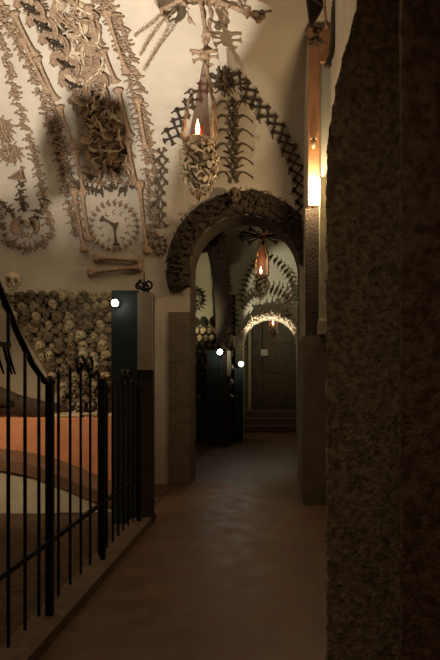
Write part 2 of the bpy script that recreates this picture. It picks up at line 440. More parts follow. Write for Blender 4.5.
# ------------------------------------------------------------------ garlands on the near vault
def spline(pts, step):
    P = [Vector(p) for p in pts]; out = []
    for i in range(len(P)-1):
        p0, p1, p2, p3 = P[max(i-1,0)], P[i], P[i+1], P[min(i+2,len(P)-1)]
        n = max(2, int((p2-p1).length*3))
        for k in range(n):
            t = k/n; out.append(.5*((2*p1)+(p2-p0)*t+(2*p0-5*p1+4*p2-p3)*t*t+(3*p1-p0-3*p2+p3)*t**3))
    out.append(P[-1]); res = [out[0]]; acc = 0
    for a, b in zip(out, out[1:]):
        acc += (b-a).length
        if acc >= step: res.append(b); acc = 0
    return res
def garland(pts, step, size, key, label, Yw=YL, jitter=1.3, width=0, group=None, cap=99, name='bone_garland'):
    q = spline([(x, y, 0) for x, y in pts], step); rows = (-1, 1) if width else (0,)
    p0, _ = hit(q[0].x, q[0].y, Yw); root = empty(name, p0, label, 'bone garland', group); cnt = 0
    for i, p in enumerate(q):
        a = q[max(i-1,0)]; b = q[min(i+1,len(q)-1)]; t = (b-a).normalized(); nn = Vector((-t.y, t.x, 0))
        for r in rows:
            if cnt >= cap: break
            pp = p+nn*r*width*.5+Vector((random.uniform(-1,1), random.uniform(-1,1), 0))*jitter
            w, n = hit(pp.x, pp.y, Yw, size*.22); w2, _ = hit(pp.x+t.x*4, pp.y+t.y*4, Yw, size*.22)
            d = (w2-w).normalized()+Vector((random.uniform(-.8,.8), random.uniform(-.5,.5), random.uniform(-.8,.8)))*.9
            place('vertebra', MB['vertebra', key], w, frame(d, n), size*1.08*random.uniform(.85,1.2), root); cnt += 1
    return root
garland([(-4,22),(4,45),(14,80),(24,118),(34,150),(43,190),(50,222),(51,238),(38,247),(22,248),(8,240),(2,222),(-3,200)], 5.2, .125, 'bone', 'long loop of vertebrae at the far left of the vault, hanging to a rounded end')
garland([(-2,4),(16,30),(34,66),(49,105),(60,145),(70,185),(79,236)], 5.4, .125, 'bone', 'broad tapering band of vertebrae between the left loop and the clock', width=7)
garland([(99,-6),(115,20),(126,50),(136,90),(145,130),(151,170),(154,215),(151,245)], 5.6, .12, 'bone', 'broad band of vertebrae along the right edge of the chapel vault', width=7)
garland([(22,186),(24,214)], 6, .13, 'dark', 'short stem of vertebrae inside the left hanging loop')
garland([(2,202),(14,215),(24,226)], 6, .12, 'dark', 'short slanting string left of the triangular bone inside the loop')
garland([(46,202),(40,214),(34,226)], 6, .12, 'dark', 'short slanting string right of the triangular bone inside the loop')
garland([(72,186),(84,188),(98,193),(112,188),(126,190),(137,186)], 5, .13, 'dark', 'wavy row of vertebrae above the bone clock')

def at_surf(name, kind, key, px, py, size, ang, label, cat, group=None, Yw=YL, off=.05, flat=1):
    w, n = hit(px, py, Yw, off); t = Vector((math.sin(ang), 0, math.cos(ang)))
    t = (t-n*t.dot(n))
    return place(name, MB[kind, key], w, frame(t, n), (size, size*flat, size), None, label, cat, group)
def long_bone(x0, y0, x1, y1, key, label, group=None, Yw=YL, off=.06, th=1.0, name='thigh_bone'):
    a, n = hit(x0, y0, Yw, off); b, n2 = hit(x1, y1, Yw, off); L = (b-a).length
    return place(name, MB['femur', key], (a+b)/2, frame(b-a, (n+n2).normalized()), (.72*th, .72*th, L), None, label, 'bone', group)
G = 'long bones laid along the chapel vault'
lb = [((14,8,37,54),'upper left long bone beside the broad left band, near the top edge'),
      ((37,54,58,100),'long bone below the uppermost one on the left band'),
      ((22,34,50,92),'thin long bone lying between the left band and its neighbour'),
      ((88,2,101,44),'upper long bone left of the right band, at the top edge'),
      ((103,46,117,82),'second long bone down on the left of the right band'),
      ((106,6,128,72),'long straight bone hugging the right band of vertebrae'),
      ((118,86,131,138),'long bone in the middle of the right band, at shadow height'),
      ((128,140,137,188),'long bone ending just above the clock on its right'),
      ((138,96,147,150),'slender bone on the outer half of the right band'),
      ((140,182,148,256),'long upright bone right of the clock reaching lowest'),
      ((60,104,76,150),'long bone on the left band, under the square shadow'),
      ((76,150,86,196),'long bone left of the clock in the middle of the band'),
      ((83,192,91,243),'long upright bone just left of the clock'),
      ((75,190,86,254),'long upright bone at the lower end of the left band')]
for c, l in lb: long_bone(*c, 'bone', l)
long_bone(95,259,144,262, 'bone', 'upper of two level long bones beneath the clock', th=1.1)
long_bone(89,274,144,268, 'bone', 'lower of two level long bones beneath the clock', th=1.1)
# pelvis column, hollows shaded by added dark vertebrae, and filler of shoulder blades
for px, py, s, l in ((45,20,.30,'topmost pelvis of the slanting row at upper left'),(57,38,.30,'second pelvis down in the slanting row at upper left'),(68,60,.30,'third pelvis down in the slanting row at upper left'),(76,81,.30,'lowest pelvis of the slanting row at upper left'),
                     (32,2,.28,'pelvis cut by the top edge of the vault view'),(93,178,.28,'pelvis above the bone clock on the left'),(118,170,.28,'pelvis above the bone clock on the right')):
    at_surf('pelvis_bone', 'pelvis', 'bone', px, py, s, .25, l, 'bone', off=.08)
    at_surf('vertebra', 'vertebra', 'black', px, py+1, .17, .3, 'dark vertebra added as shade in the hollow of a pelvis', 'bone', 'dark vertebrae added as shade in the pelvis row', off=.10)
k = 0
for row in range(15):
    py = 4+row*12.5
    xl = 52+row*3.6+(6 if row % 2 else 0); xr = 92+row*3.0
    x = xl
    while x < xr:
        if not (90 < x < 99 and 160 < py < 175):
            kind = ('pelvis','vertebra','scapula','vertebra','pelvis')[(k*7+row) % 5]
            g = {'pelvis':'small pelvis bones packed on the chapel vault','scapula':'shoulder blades packed on the chapel vault','vertebra':'loose vertebrae packed on the chapel vault'}[kind]
            at_surf({'pelvis':'pelvis_bone','scapula':'shoulder_blade','vertebra':'vertebra'}[kind], kind, ('bone','pale','bone')[k % 3], x+random.uniform(-2,2), py+random.uniform(-2,2), random.uniform(.22,.29) if kind!='vertebra' else .2, random.uniform(-2,2),
                    {'pelvis':'small pelvis bone packed into the dense bone panel of the vault','scapula':'shoulder blade packed into the dense bone panel of the vault','vertebra':'vertebra packed into the dense bone panel of the vault'}[kind], 'bone', g, off=.05)
        x += 8; k += 1
# round medallions on the left
def medallion(px, py, rx, ry, key, label, Yw=YL, vs=.13, name='bone_medallion', n=11):
    w, nn = hit(px, py, Yw, .03); root = empty(name, w, label, 'bone ornament')
    for i in range(n):
        a = 2*PI*i/n; p, m_ = hit(px+rx*math.cos(a), py+ry*math.sin(a), Yw, .03)
        p2, _ = hit(px+rx*math.cos(a+.3), py+ry*math.sin(a+.3), Yw, .03)
        place('vertebra', MB['vertebra', key], p, frame(p2-p, m_), vs, root)
    place('hub_bone', MB['vertebra', key], w, frame(Vector((1,0,.2)), nn), vs*1.8, root)
    return root
medallion(6,131,6,9,'bone','upper oval bone medallion at the far left edge')
medallion(12,154,9,7,'bone','lower oval bone medallion, second from the top at far left')
at_surf('shoulder_blade','scapula','bone',19,177,.26,1.4,'shoulder blade below the two oval medallions','bone')
at_surf('pelvis_bone','pelvis','bone',29,230,.34,0,'triangular pelvis inside the hanging loop at far left','bone')
# clock
w, n = hit(115, 226); ck = empty('bone_clock', w, 'round clock face made of small bones with two bone hands', 'bone clock')
for i in range(24):
    a = 2*PI*i/24; p, m_ = hit(115+23*math.cos(a), 227+23*math.sin(a), YL, .03); p2, _ = hit(115+23*math.cos(a+.2), 227+23*math.sin(a+.2), YL, .03)
    place('rim_vertebra', MB['vertebra', 'bone'], p, frame(p2-p, m_), (.075,.12,.12), ck)
for i in range(12):
    a = 2*PI*i/12; p, m_ = hit(115+14.5*math.cos(a), 227+14.5*math.sin(a), YL, .015); c, _ = hit(115, 227, YL, .015)
    place('numeral_bone', MB['zigrib', 'bone'], p, frame(p-c, m_), (.30,.30,.06), ck)
def hand(x0,y0,x1,y1):
    a, n = hit(x0,y0,YL,.04); b, _ = hit(x1,y1,YL,.04); place('clock_hand', MB['femur','dark'], (a+b)/2, frame(b-a,n), (.55,.55,(b-a).length), ck)
hand(115,224,117,246); hand(118,227,102,219)
for x, y, ang in ((97,248,.7),(133,249,-.7)):
    at_surf('rib_bone','rib','bone',x,y,.14,ang,'small curved bone at a lower corner of the clock','bone','curved bones at the clock corners')

# zig-zag chains above the first arch, shade put into their dark colour
def zigzag(pts, Yw, step, width, key, label, name='bone_zigzag'):
    q = spline([(x,y,0) for x,y in pts], step); p0, _ = hit(q[0].x, q[0].y, Yw); root = empty(name, p0, label, 'bone ornament')
    def off(i, s):
        a = q[max(i-1,0)]; b = q[min(i+1,len(q)-1)]; t = (b-a).normalized(); nn = Vector((-t.y,t.x,0)); return q[i]+nn*width*.5*s*(1 if i % 2 else -.8)
    for i in range(len(q)-1):
        for s in (1,-1):
            u, v = off(i, s), off(i+1, s)
            a, n = hit(u.x,u.y,Yw,.04+.02*(s>0)); b, _ = hit(v.x,v.y,Yw,.04+.02*(s>0)); L = (b-a).length
            place('rib', MB['femur', key], (a+b)/2, frame(b-a, n), (.42, .42, L*1.1), root)
            if s > 0 and i % 2: place('vertebra', MB['vertebra', key], a, frame(b-a, n), .13, root)
    return root
zigzag([(226,74),(243,82),(258,106),(274,122),(286,143),(296,166),(300,190),(303,214)], 7.0, 11, 13, 'black', 'interlaced chain of ribs, darkened as shade, descending to the right above the first arch')
zigzag([(222,74),(206,84),(190,102),(178,122),(168,146)], 7.0, 11, 13, 'black', 'interlaced chain of ribs, darkened as shade, descending left behind the near lantern')
zigzag([(162,150),(163,175),(160,200),(163,230)], 7.0, 11, 9, 'dark', 'upright wavy chain of ribs left of the first arch')
medallion(160,246,6,9,'dark','small bone ring ending the wavy chain left of the arch', YL, .07)
medallion(224,80,7,8,'dark','dark bone boss at the peak of the chains above the arch', 7.0, .15, 'bone_boss', 9)
w, n = hit(236,150,7.0); sc = empty('bone_scrollwork', w, 'column of curling ribs, darkened as shade, between the two chains above the arch', 'bone ornament')  # darker bone colour paints in the shade over this column
for i in range(6):
    for s in (-1, 1):
        y = 104+i*14; x = 234+s*7
        for dx, dy, an in ((0,0,.3*s),(s*4,7,1.3*s)):
            p, n = hit(x+dx, y+dy, 7.0, .03); t = Vector((math.sin(an),0,math.cos(an)))
            place('rib', MB['rib','dark'], p, frame(t*(1 if s>0 else -1), n), (.42,.42,.24), sc)
    p, n = hit(234, 104+i*14, 7.0, .03); place('vertebra', MB['vertebra','dark'], p, frame(Vector((0,0,1)), n), .12, sc)
for i, (x, y) in enumerate(((262,206),(272,210),(282,218),(252,204))):
    at_surf('vertebra','vertebra','dark',x,y-12,.12,i,'small dark vertebra over the crown of the first arch','bone','vertebrae over the arch crown',7.0)
w = Vector((-.55, 6.8, 3.98))
place('skull', MB['skull','dark'], w, frame(Vector((0,0,1)), Vector((0,-1,0))), .22, None, 'dark skull set at the crown of the first bone arch', 'skull')

# ------------------------------------------------------------------ wall of skulls in the near chapel
SY = 6.15
def skull_outline():     # solid wall with an arched recess cut at its left
    bm = bmesh.new(); top = []
    P = lambda x, y: at(x, y, SY)
    outer = [P(1,294), P(14,292), P(40,294), P(70,297), P(112,300), P(112,416.5)]
    inner = [P(62,416.5), P(60,405), P(52,385), P(40,362), P(26,340), P(12,318), P(1,306)]
    front = [bm.verts.new(p) for p in outer+inner]; f = bm.faces.new(front)
    r = bmesh.ops.extrude_face_region(bm, geom=[f]); vs = [v for v in r['geom'] if isinstance(v, bmesh.types.BMVert)]
    bmesh.ops.translate(bm, verts=vs, vec=(0, YL-.01-SY, 0)); return bm
struct('wall_niche', skull_outline(), M['skull_wall'], label='mortar backing that holds the stacked skulls', cat='wall')
def left_edge(y):
    pts = [(294,-6),(306,2),(318,13),(340,27),(362,41),(385,53),(405,61),(440,63)]
    for (a,b),(c,d) in zip(pts, pts[1:]):
        if a <= y <= c: return b+(d-b)*(y-a)/(c-a)
    return -6
row = 0; y = 296; cnt = 0
while y < 408:
    x = max(left_edge(y), -4)+5+(5 if row % 2 else 0)
    while x < 111:
        p = at(x+random.uniform(-1,1), y+random.uniform(-1.2,1.2), SY-.04)
        nrm = Vector((random.uniform(-.7,.7), -1, random.uniform(-.3,.2))).normalized(); p.y += random.uniform(-.06,.07)
        s = random.uniform(.105,.15)
        place('skull', MB['skull', random.choice(['bone','bone','dark','bone','dark'])], p, frame(Vector((random.uniform(-.6,.6),0,1)), nrm), s, None, 'skull stacked in the skull wall behind the iron gate', 'skull', 'skulls stacked in the chapel wall')
        cnt += 1; x += 10.5
    y += 10; row += 1
# knuckle ends of long bones poking out between the skulls
row = 0; y = 301
while y < 405:
    x = max(left_edge(y), -4)+10+(5 if row % 2 else 0)
    while x < 110:
        p = at(x, y, SY-.02)
        place('thigh_bone', MB['femur','dark'], p+Vector((0,.1,0)), frame(Vector((random.uniform(-.1,.1),1,random.uniform(-.1,.1))), Vector((0,0,1))), (.55,.55,.30), None, 'end of a long bone poking out between stacked skulls', 'bone', 'long bone ends between the skulls')
        x += 10.5
    y += 10; row += 1
place('skull', MB['skull','pale'], at(13,281,SY+.05), frame(Vector((.1,0,1)), Vector((.3,-1,0)).normalized()), .23, None, 'large pale skull sitting on the left end of the skull wall', 'skull')

# plinth: salmon wall, moulding, limewashed parapet
bm = BOX(-4.6, -1.75, 6.0, 6.9, 0, 1.02); tag(obj('low_plinth', bm, M['salmon'], bev=.01), 'salmon painted low plinth below the skull wall', 'plinth')
rb = empty('reclining_robe', (-3.0, 6.1, 1.02), 'dark robed reclining figure on the plinth inside the niche', 'robed remains')
bm = bmesh.new(); tube(bm, [(-4.1,6.22,1.18),(-3.8,6.22,1.24),(-3.5,6.2,1.24),(-3.2,6.2,1.17),(-2.9,6.2,1.12),(-2.6,6.2,1.10),(-2.45,6.2,1.08)], [.10,.17,.19,.13,.10,.08,.05], 14); rough(bm, .02, 6)
obj('robe', bm, M['robe'], rb, True)
bm = bmesh.new()
tube(bm, [(-3.7,6.08,1.30),(-3.45,6.0,1.22),(-3.2,6.04,1.2)], [.06,.055,.04], 10); obj('sleeve', bm, M['robe'], rb, True)
for i, (x, l) in enumerate(((-2.52,.34),(-2.3,.3),(-2.15,.36),(-2.6,.3))):
    place('thigh_bone', MB['femur','pale'], (x, 6.06+.03*i, 1.04+.02*(i%2)), frame(Vector((1,0,.05)), Vector((0,-1,.3))), (.5,.5,l), None, 'loose pale long bone lying on the ledge of the salmon plinth', 'bone', 'loose long bones on the plinth')
def strip(bm, pa, pb, ya, yb):   # front quad strip extruded
    n = len(pa); A = [bm.verts.new(p) for p in pa]; B = [bm.verts.new(p) for p in pb]
    A2_ = [bm.verts.new(Vector(p)+Vector((0,yb-ya,0))) for p in pa]; B2_ = [bm.verts.new(Vector(p)+Vector((0,yb-ya,0))) for p in pb]
    for i in range(n-1):
        bm.faces.new((A[i],A[i+1],B[i+1],B[i])); bm.faces.new((A2_[i],A2_[i+1],B2_[i+1],B2_[i]))
        bm.faces.new((A[i],A[i+1],A2_[i+1],A2_[i])); bm.faces.new((B[i],B[i+1],B2_[i+1],B2_[i]))
    bm.faces.new((A[0],B[0],B2_[0],A2_[0])); bm.faces.new((A[-1],B[-1],B2_[-1],A2_[-1]))
WY = 5.5
lo = [at(x,y,WY) for x,y in ((-90,522),(-30,521),(0,520),(30,516),(60,512),(90,508),(112,509))]
tp = [at(x,y,WY) for x,y in ((-90,466),(-30,466),(0,469),(30,475),(60,486),(90,499),(112,506))]
for p in lo: p.z = min(p.z, .02)
bm = bmesh.new(); strip(bm, lo, tp, WY, 5.98)
pr = empty('grave_parapet', (-2.8, WY, 0), 'white limewashed parapet sloping down to the right behind the gate', 'parapet')
obj('parapet_wall', bm, M['limewash'], pr)
cp = [p+Vector((0,-.04,.13+.0*i)) for i, p in enumerate(tp)]
bm = bmesh.new(); strip(bm, [p+Vector((0,-.04,0)) for p in tp], cp, WY-.04, 5.98)
obj('coping', bm, M['moulding'], pr)['label'] = 'brown moulded coping'

# ------------------------------------------------------------------ ironwork
FX = -1.36
def fd(px): return -FX*F/(CX-px)
struct('trim_3', BOX(FX-.10, FX+.10, 1.2, 5.3, 0, .07), M['kerb'], label='low worn stone kerb under the iron railing', cat='kerb')
gl = empty('iron_railing', (FX, 2.4, .07), 'near wrought iron railing with a top rail sweeping down to its post', 'railing')
sweep = [(FX,1.7,2.35),(FX,2.1,2.22),(FX,2.36,2.06),(FX,2.5,1.91),(FX,2.64,1.74),(FX,2.8,1.58),(FX,2.95,1.48),(FX,3.02,1.47)]
def sweep_z(y):
    for a, b in zip(sweep, sweep[1:]):
        if a[1] <= y <= b[1]: return a[2]+(b[2]-a[2])*(y-a[1])/(b[1]-a[1])
    return 2.3
bm = bmesh.new(); tube(bm, sweep, .017, 8); obj('top_rail', bm, M['iron'], gl, True)
obj('lower_rail', BOX(FX-.012, FX+.012, 1.7, 3.02, .50, .53), M['iron'], gl)
for y in (1.9,2.07,2.23,2.39,2.55,2.72,2.88):
    bm = bmesh.new(); tube(bm, [(FX,y,.13),(FX,y,sweep_z(y))], .0095, 8); obj('bar', bm, M['iron'], gl, True)
obj('post', BOX(FX-.021, FX+.021, 2.999, 3.041, .0, 1.47), M['iron'], gl, bev=.004)
bm = bmesh.new(); lathe(bm, [(.03,0),(.034,.012),(.02,.03),(.012,.045)], (FX,3.02,1.47), 12); obj('post_cap', bm, M['iron'], gl, True)
obj('cross_bar', BOX(FX-.01, FX+.01, 1.9, 2.56, 1.655, 1.68), M['iron'], gl)
for i, (a, b) in enumerate(((2.40,2.47),(2.47,2.55),(2.5,2.58))):
    bm = bmesh.new(); tube(bm, [(FX+.01,a+.02,1.66),(FX+.015,(a+b)/2,1.59),(FX+.02,b,1.52)], [.009,.008,.004], 6); obj('tine', bm, M['iron'], gl, True)
def leaf(y0, y1, n, ztop, zmid, label, loc_name='iron_gate', scroll=True):
    r = empty(loc_name, (FX, y0, .07), label, 'gate')
    bm = bmesh.new(); pts = []
    for i in range(13):
        t = i/12; pts.append((FX, y0+(y1-y0)*t, ztop+(zmid-ztop)*math.sin(PI*t)))
    obj('lower_rail', BOX(FX-.012, FX+.012, y0, y1, .50, .53), M['iron'], r)
    for i in range(n):
        t = (i+.5+.3*0)/n; y = y0+(y1-y0)*t; z = ztop+(zmid-ztop)*math.sin(PI*t)
        b = bmesh.new(); tube(b, [(FX,y,.13),(FX,y,z-.03),(FX,y,z),(FX,y,z+.045)], [.009,.009,.013,.001], 8); obj('bar', b, M['iron'], r, True)
    obj('post', BOX(FX-.019, FX+.019, y1-.02, y1+.018, 0, ztop+.0), M['iron'], r, bev=.004)
    if scroll:
        for s in (-1, 1):
            cy = (y0+y1)/2+.05; sp = []
            for k in range(26):
                a = k/25*2.6*PI; rr = .085*(1-k/32); sp.append((FX+.012, cy+s*(.085+rr*math.cos(a+PI)), zmid+.02+rr*math.sin(a)))
            b = bmesh.new(); tube(b, sp, .010, 6); obj('scroll', b, M['iron'], r, True)
    bm.free(); return r
leaf(3.05, 3.95, 5, 1.50, 1.56, 'middle wrought iron gate leaf topped with two scrolls')
leaf(3.97, 5.0, 7, 1.42, 1.48, 'far wrought iron gate leaf ending at the dark signpost')
bm = bmesh.new(); blob(bm, (FX+.03, 3.93, 1.50), (.022,.022,.026), 2); tag(obj('padlock', bm, M['brass'], smooth=True), 'small shining lock ball at the top of the gate post', 'lock')

# sign stand with cream board and iron finial
st = empty('sign_stand', (-1.47, 5.15, 0), 'tall dark green stand with a cream board at the end of the gate', 'sign stand')
obj('post_panel', BOX(-1.68, -1.40, 5.12, 5.30, 0, 2.40), M['teal'], st, bev=.012)
obj('back_panel', BOX(-1.395, -1.25, 5.12, 5.20, 0, 2.38), M['darkwood'], st, bev=.006)
obj('board', BOX(-1.400, -1.245, 5.085, 5.115, 1.58, 2.37), M['cream'], st, bev=.004)['label'] = 'cream board'
fn = bmesh.new()
for k in range(4):
    a = k*1.6; sp = [(-1.36+.05*(k-1.2)*.6+(.05*(1-j/20))*math.cos(a+j*.42), 5.14, 2.44+.02*(k % 2)+(.05*(1-j/20))*math.sin(a+j*.42)) for j in range(16)]
    tube(fn, sp, .012, 6)
tube(fn, [(-1.345,5.14,2.36),(-1.345,5.14,2.5),(-1.345,5.14,2.60)], [.012,.01,.003], 6)
tube(fn, [(-1.39,5.14,2.44),(-1.33,5.14,2.42),(-1.27,5.14,2.35)], .014, 6)
obj('finial', fn, M['iron'], st, True)['label'] = 'curled black iron finial'

def spot_fixture(p, dirv, label, s=1.0, aim=None, energy=20, ang=80, col=(1,.8,.58), lamp=True, blend=.6, size=.02):
    r = empty('spotlight', p, label, 'spotlight'); dirv = Vector(dirv).normalized()
    b = bmesh.new(); p = Vector(p); tube(b, [p-dirv*.10*s, p-dirv*.09*s, p-dirv*.02*s, p-dirv*.008*s], [.012*s,.026*s,.032*s,.034*s], 14); obj('housing', b, M['iron'], r, True)
    b = bmesh.new(); blob(b, p, (.034*s,)*3, 3); obj('bulb', b, M['bulb'], r, True)
    b = bmesh.new(); tube(b, [p-dirv*.06*s, p-dirv*.06*s+Vector((.0,.06,-.05))], .008*s, 6); obj('bracket', b, M['iron'], r, True)
    return r
CAMP = Vector((0,0,1.5))
for p, l in ((at(115,303,5.05), 'near glaring spotlight at the top left of the dark green stand'), (at(220,352,10.9), 'middle glaring spotlight on the second chapel post'), (at(241,364,11.5), 'farthest glaring spotlight just left of the lit archway')):
    spot_fixture(p, CAMP-p+Vector((-.8,0,.3)), l, 1.0 if p.y < 6 else 1.7)

# second chapel posts and plaques
for px0, px1, y0, d, l in ((206,221,350,11.0,'dark green stand in the second bay beneath the middle spotlight'), (234,243,368,11.6,'narrow dark stand beside the lit archway under the farthest spotlight')):
    a, b = at(px0,y0,d), at(px1,y0,d); r = empty('sign_stand', (a.x, d, 0), l, 'sign stand')
    obj('post_panel', BOX(a.x, b.x, d+.03, d+.15, 0, a.z), M['teal'], r, bev=.01)
    c = at(px1+7 if d < 11.3 else px1, y0, d)
    if d < 11.3:
        obj('back_panel', BOX(b.x+.01, c.x+.05, d+.03, d+.1, 0, a.z-.1), M['darkwood'], r, bev=.01)
        obj('board', BOX(c.x-.02, c.x+.06, d, d+.028, 1.55, 2.1), M['cream'], r, bev=.004)
tag(obj('plaque', BOX(*sorted((at(233,338,11.9).x, at(237,338,11.9).x)), 11.94, 11.99, at(0,347,11.9).z, at(0,336,11.9).z), M['cream']), 'small pale plaque left of the lit archway', 'plaque')
# skull heap in second chapel
struct('wall_chapel_stack', BOX(-2.3, -1.25, 11.7, 12.0, 0, 2.55), M['skull_wall'], label='mortar backing of the skull stack in the second chapel', cat='wall')
for r_ in range(10):
    for c_ in range(6):
        p = at(196+c_*6.4+(3 if r_%2 else 0), 330+r_*7.5, 11.6)
        place('skull', MB['skull', random.choice(['dark','bone'])], p, frame(Vector((0,0,1)), Vector((random.uniform(-.4,.6),-1,0)).normalized()), .17, None, 'skull stacked in the second chapel beyond the first arch', 'skull', 'skulls stacked in the second chapel')
def ring12(px, py, r, label):
    c = at(px, py, 11.9); root = empty('bone_wreath', c, label, 'bone ornament')
    for i in range(16):
        a = 2*PI*i/16; place('vertebra', MB['vertebra','black'], c+Vector((r*math.cos(a),0,r*math.sin(a))), frame(Vector((-math.sin(a),0,math.cos(a))), Vector((0,-1,0))), .13, root)
    place('hub_bone', MB['vertebra','black'], c, frame(Vector((0,0,1)), Vector((0,-1,0))), .18, root)
ring12(196, 301, .19, 'small round dark bone wreath on the wall of the second chapel')
# garlands on the far wall, both sides of the far lantern
def chain12(pts, label, key='dark', size=.13, step=5):
    q = spline([(x,y,0) for x,y in pts], step)
    def hp(x, y):
        d = 8
        while d < 12:
            p = at(x,y,d); s = min(1,(p.z-3.5)/1.5) if p.z > 3.5 else 0
            if d >= 12-2.25*(1-math.sqrt(1-s*s))-.04: break
            d += .02
        return at(x,y,d)
    root = empty('bone_garland', hp(q[0].x,q[0].y), label, 'bone garland')
    for i in range(len(q)-1):
        a = hp(q[i].x,q[i].y); b = hp(q[i+1].x,q[i+1].y)
        place('vertebra', MB['vertebra', key], a, frame(b-a, Vector((0,-1,0))), size*1.25, root)
chain12([(266,255),(278,264),(287,275),(293,292),(295,308)], 'dark bone chain curving down right of the far lantern')
chain12([(256,262),(248,276),(243,292),(240,306)], 'dark bone chain curving down left of the far lantern')
chain12([(232,300),(236,315),(237,332)], 'short dark chain just left of the lit archway')
chain12([(243,308),(252,298),(266,292),(280,296),(292,306)], 'dark string of bones arching just above the lit archway', step=4)
chain12([(285,300),(290,318),(296,335)], 'bone chain right of the lit archway')

# ------------------------------------------------------------------ hanging lanterns
def lantern(c, s, label, strands=3, nb=84, flame_s=1.0, drop=.9, topz=None):
    """c = centre of basket rim; s = scale (1: basket 0.36 m across)"""
    c = Vector(c); r = empty('bone_lantern', c, label, 'hanging lantern')
    R = .18*s
    b = bmesh.new(); tube(b, [c+Vector((R*.85*math.cos(a*PI/10), R*.85*math.sin(a*PI/10), 0)) for a in range(20)], .022*s, 6, True); obj('rim', b, M['bone'], r, True)
    b = bmesh.new(); lathe(b, [(.02*s,-.52*s),(.09*s,-.46*s),(.13*s,-.34*s),(.145*s,-.2*s),(.13*s,-.06*s),(.11*s,0)], c, 16); obj('basket', b, M['bone_dark'], r, True)
    rnd = random.Random(int(s*100))
    for j in range(nb):
        t = (j+.5)/nb; a = j*2.39996; z = -.56*s*t; rr = R*(math.sin(PI*min(1, .18+.80*t))**.6)
        if t > .9: rr *= .8
        p = c+Vector((rr*math.cos(a), rr*math.sin(a), z)); nrm = Vector((math.cos(a), math.sin(a), -.2)).normalized()
        d = Vector((rnd.uniform(-1,1), rnd.uniform(-1,1), rnd.uniform(-1,1)))
        kk = 'femur' if j % 2 else 'vertebra'
        sc = (.42*s, .42*s, .10*s) if kk == 'femur' else .082*s
        place('finger_bone' if kk == 'femur' else 'vertebra', MB[kk, rnd.choice(['bone','pale','pale'])], p, frame(d, nrm), sc, r)
    b = bmesh.new(); lathe(b, [(.004*s,-.12*s),(.03*s,-.08*s),(.04*s,-.03*s),(.02*s,.02*s)], c+Vector((0,0,-.52*s)), 10); obj('drop_pendant', b, M['wood'], r, True)
    top = c+Vector((.06*s, 0, drop*s))
    for k in range(strands):
        a = (-2.7, -.35, -.0)[k] if k < 3 else 2; foot = c+Vector((R*1.05*math.cos(a), R*1.05*math.sin(a), .0))
        tt = (.62, 1, 1)[k] if s > .9 else 1
        pts = []
        for i in range(15):
            t = i/14*tt; q = foot.lerp(top, t); out = (foot-c).normalized()*.04*s*math.sin(PI*t); pts.append(q+out+Vector((.006*s*math.sin(i*2.1), 0, 0)))
        b = bmesh.new(); tube(b, pts, [(.017+.009*(i%2))*s for i in range(15)], 7); obj('bone_strand', b, M['bone'], r, True)
    b = bmesh.new(); n = 14; rings = []
    for i in range(6):
        t = i/5; rr = .125*s*(1-t)+.02*s*t; cc = c.lerp(top, t*.95)+Vector((0,.0,.03*s))
        rings.append([b.verts.new(cc+Vector((rr*math.cos(PI*k/(n-1)), rr*math.sin(PI*k/(n-1))+.02*s, 0))) for k in range(n)])
    for A, B in zip(rings, rings[1:]):
        for k in range(n-1): b.faces.new((A[k],A[k+1],B[k+1],B[k]))
    obj('strand_gap_cone', b, M['funnel'], r, True)['label'] = 'reddish brown translucent cone filling the shaded gap between strands'  # added cone, its brown stands in for shade between the strands
    b = bmesh.new(); lathe(b, [(.03*s,-.02*s),(.045*s,.0),(.05*s,.10*s),(.045*s,.16*s)], c+Vector((0,-.03*s,0)), 14); obj('candle_glass', b, M['redglass'], r, True)
    b = bmesh.new(); lathe(b, [(.026*s,0),(.026*s,.06*s)], c+Vector((0,-.03*s,0)), 12); obj('candle', b, M['wax'], r, True)
    b = bmesh.new(); lathe(b, [(.003,0),(.020*s*flame_s,.03*s),(.024*s*flame_s,.07*s),(.016*s*flame_s,.13*s),(.002,.185*s)], c+Vector((0,-.095*s,.03*s)), 12); obj('flame', b, M['flame'], r, True)
    # hub and hanger
    hb = top+Vector((0,0,.06*s)); sw = place('hub_bone', MB['vertebra','bone'], hb, frame(Vector((0,0,1)), Vector((0,-1,0))), .24*s, r)
    for k in range(5):
        a = 2*PI*k/5; place('star_bone', MB['femur','bone'], hb+Vector((.09*s*math.cos(a), .02, .05*s*math.sin(a))), frame(Vector((math.cos(a),0,.5*math.sin(a))), Vector((0,-1,0))), (.4*s,.4*s,.13*s), r)
    if topz:
        b = bmesh.new(); pts = [hb+Vector((.012*math.sin(i*1.7), 0, (topz-hb.z)*i/16)) for i in range(17)]
        tube(b, pts, [(.010+.008*(i%2))*s for i in range(17)], 7); obj('hanger', b, M['bone'], r, True)
        b = bmesh.new(); pts = [p+Vector((.07*math.sin(PI*i/16*.9),0,0)) for i, p in enumerate(pts)]; tube(b, pts, [(.018+.012*(i%2))*s for i in range(17)], 7); obj('hanger', b, M['bone'], r, True)
    return r
def vault_z(y): return Z0+VB*math.sqrt(max(0, 1-((7-y)/VA-1)**2)) if y > 4.4 else 6.1
LD = 5.5
lantern(at(199,143,LD), 1.0, 'near hanging lantern of bones with a burning candle, before the first arch', topz=vault_z(LD)-.02)
lantern(at(261,276,9.7), .78, 'middle hanging lantern glowing orange beyond the first arch', nb=50, flame_s=1.3, drop=1.0, topz=4.92)
lantern(at(273,326,12.9), .62, 'farthest small lantern hanging within the lit archway', nb=30, flame_s=1.5, drop=.6, topz=3.7)

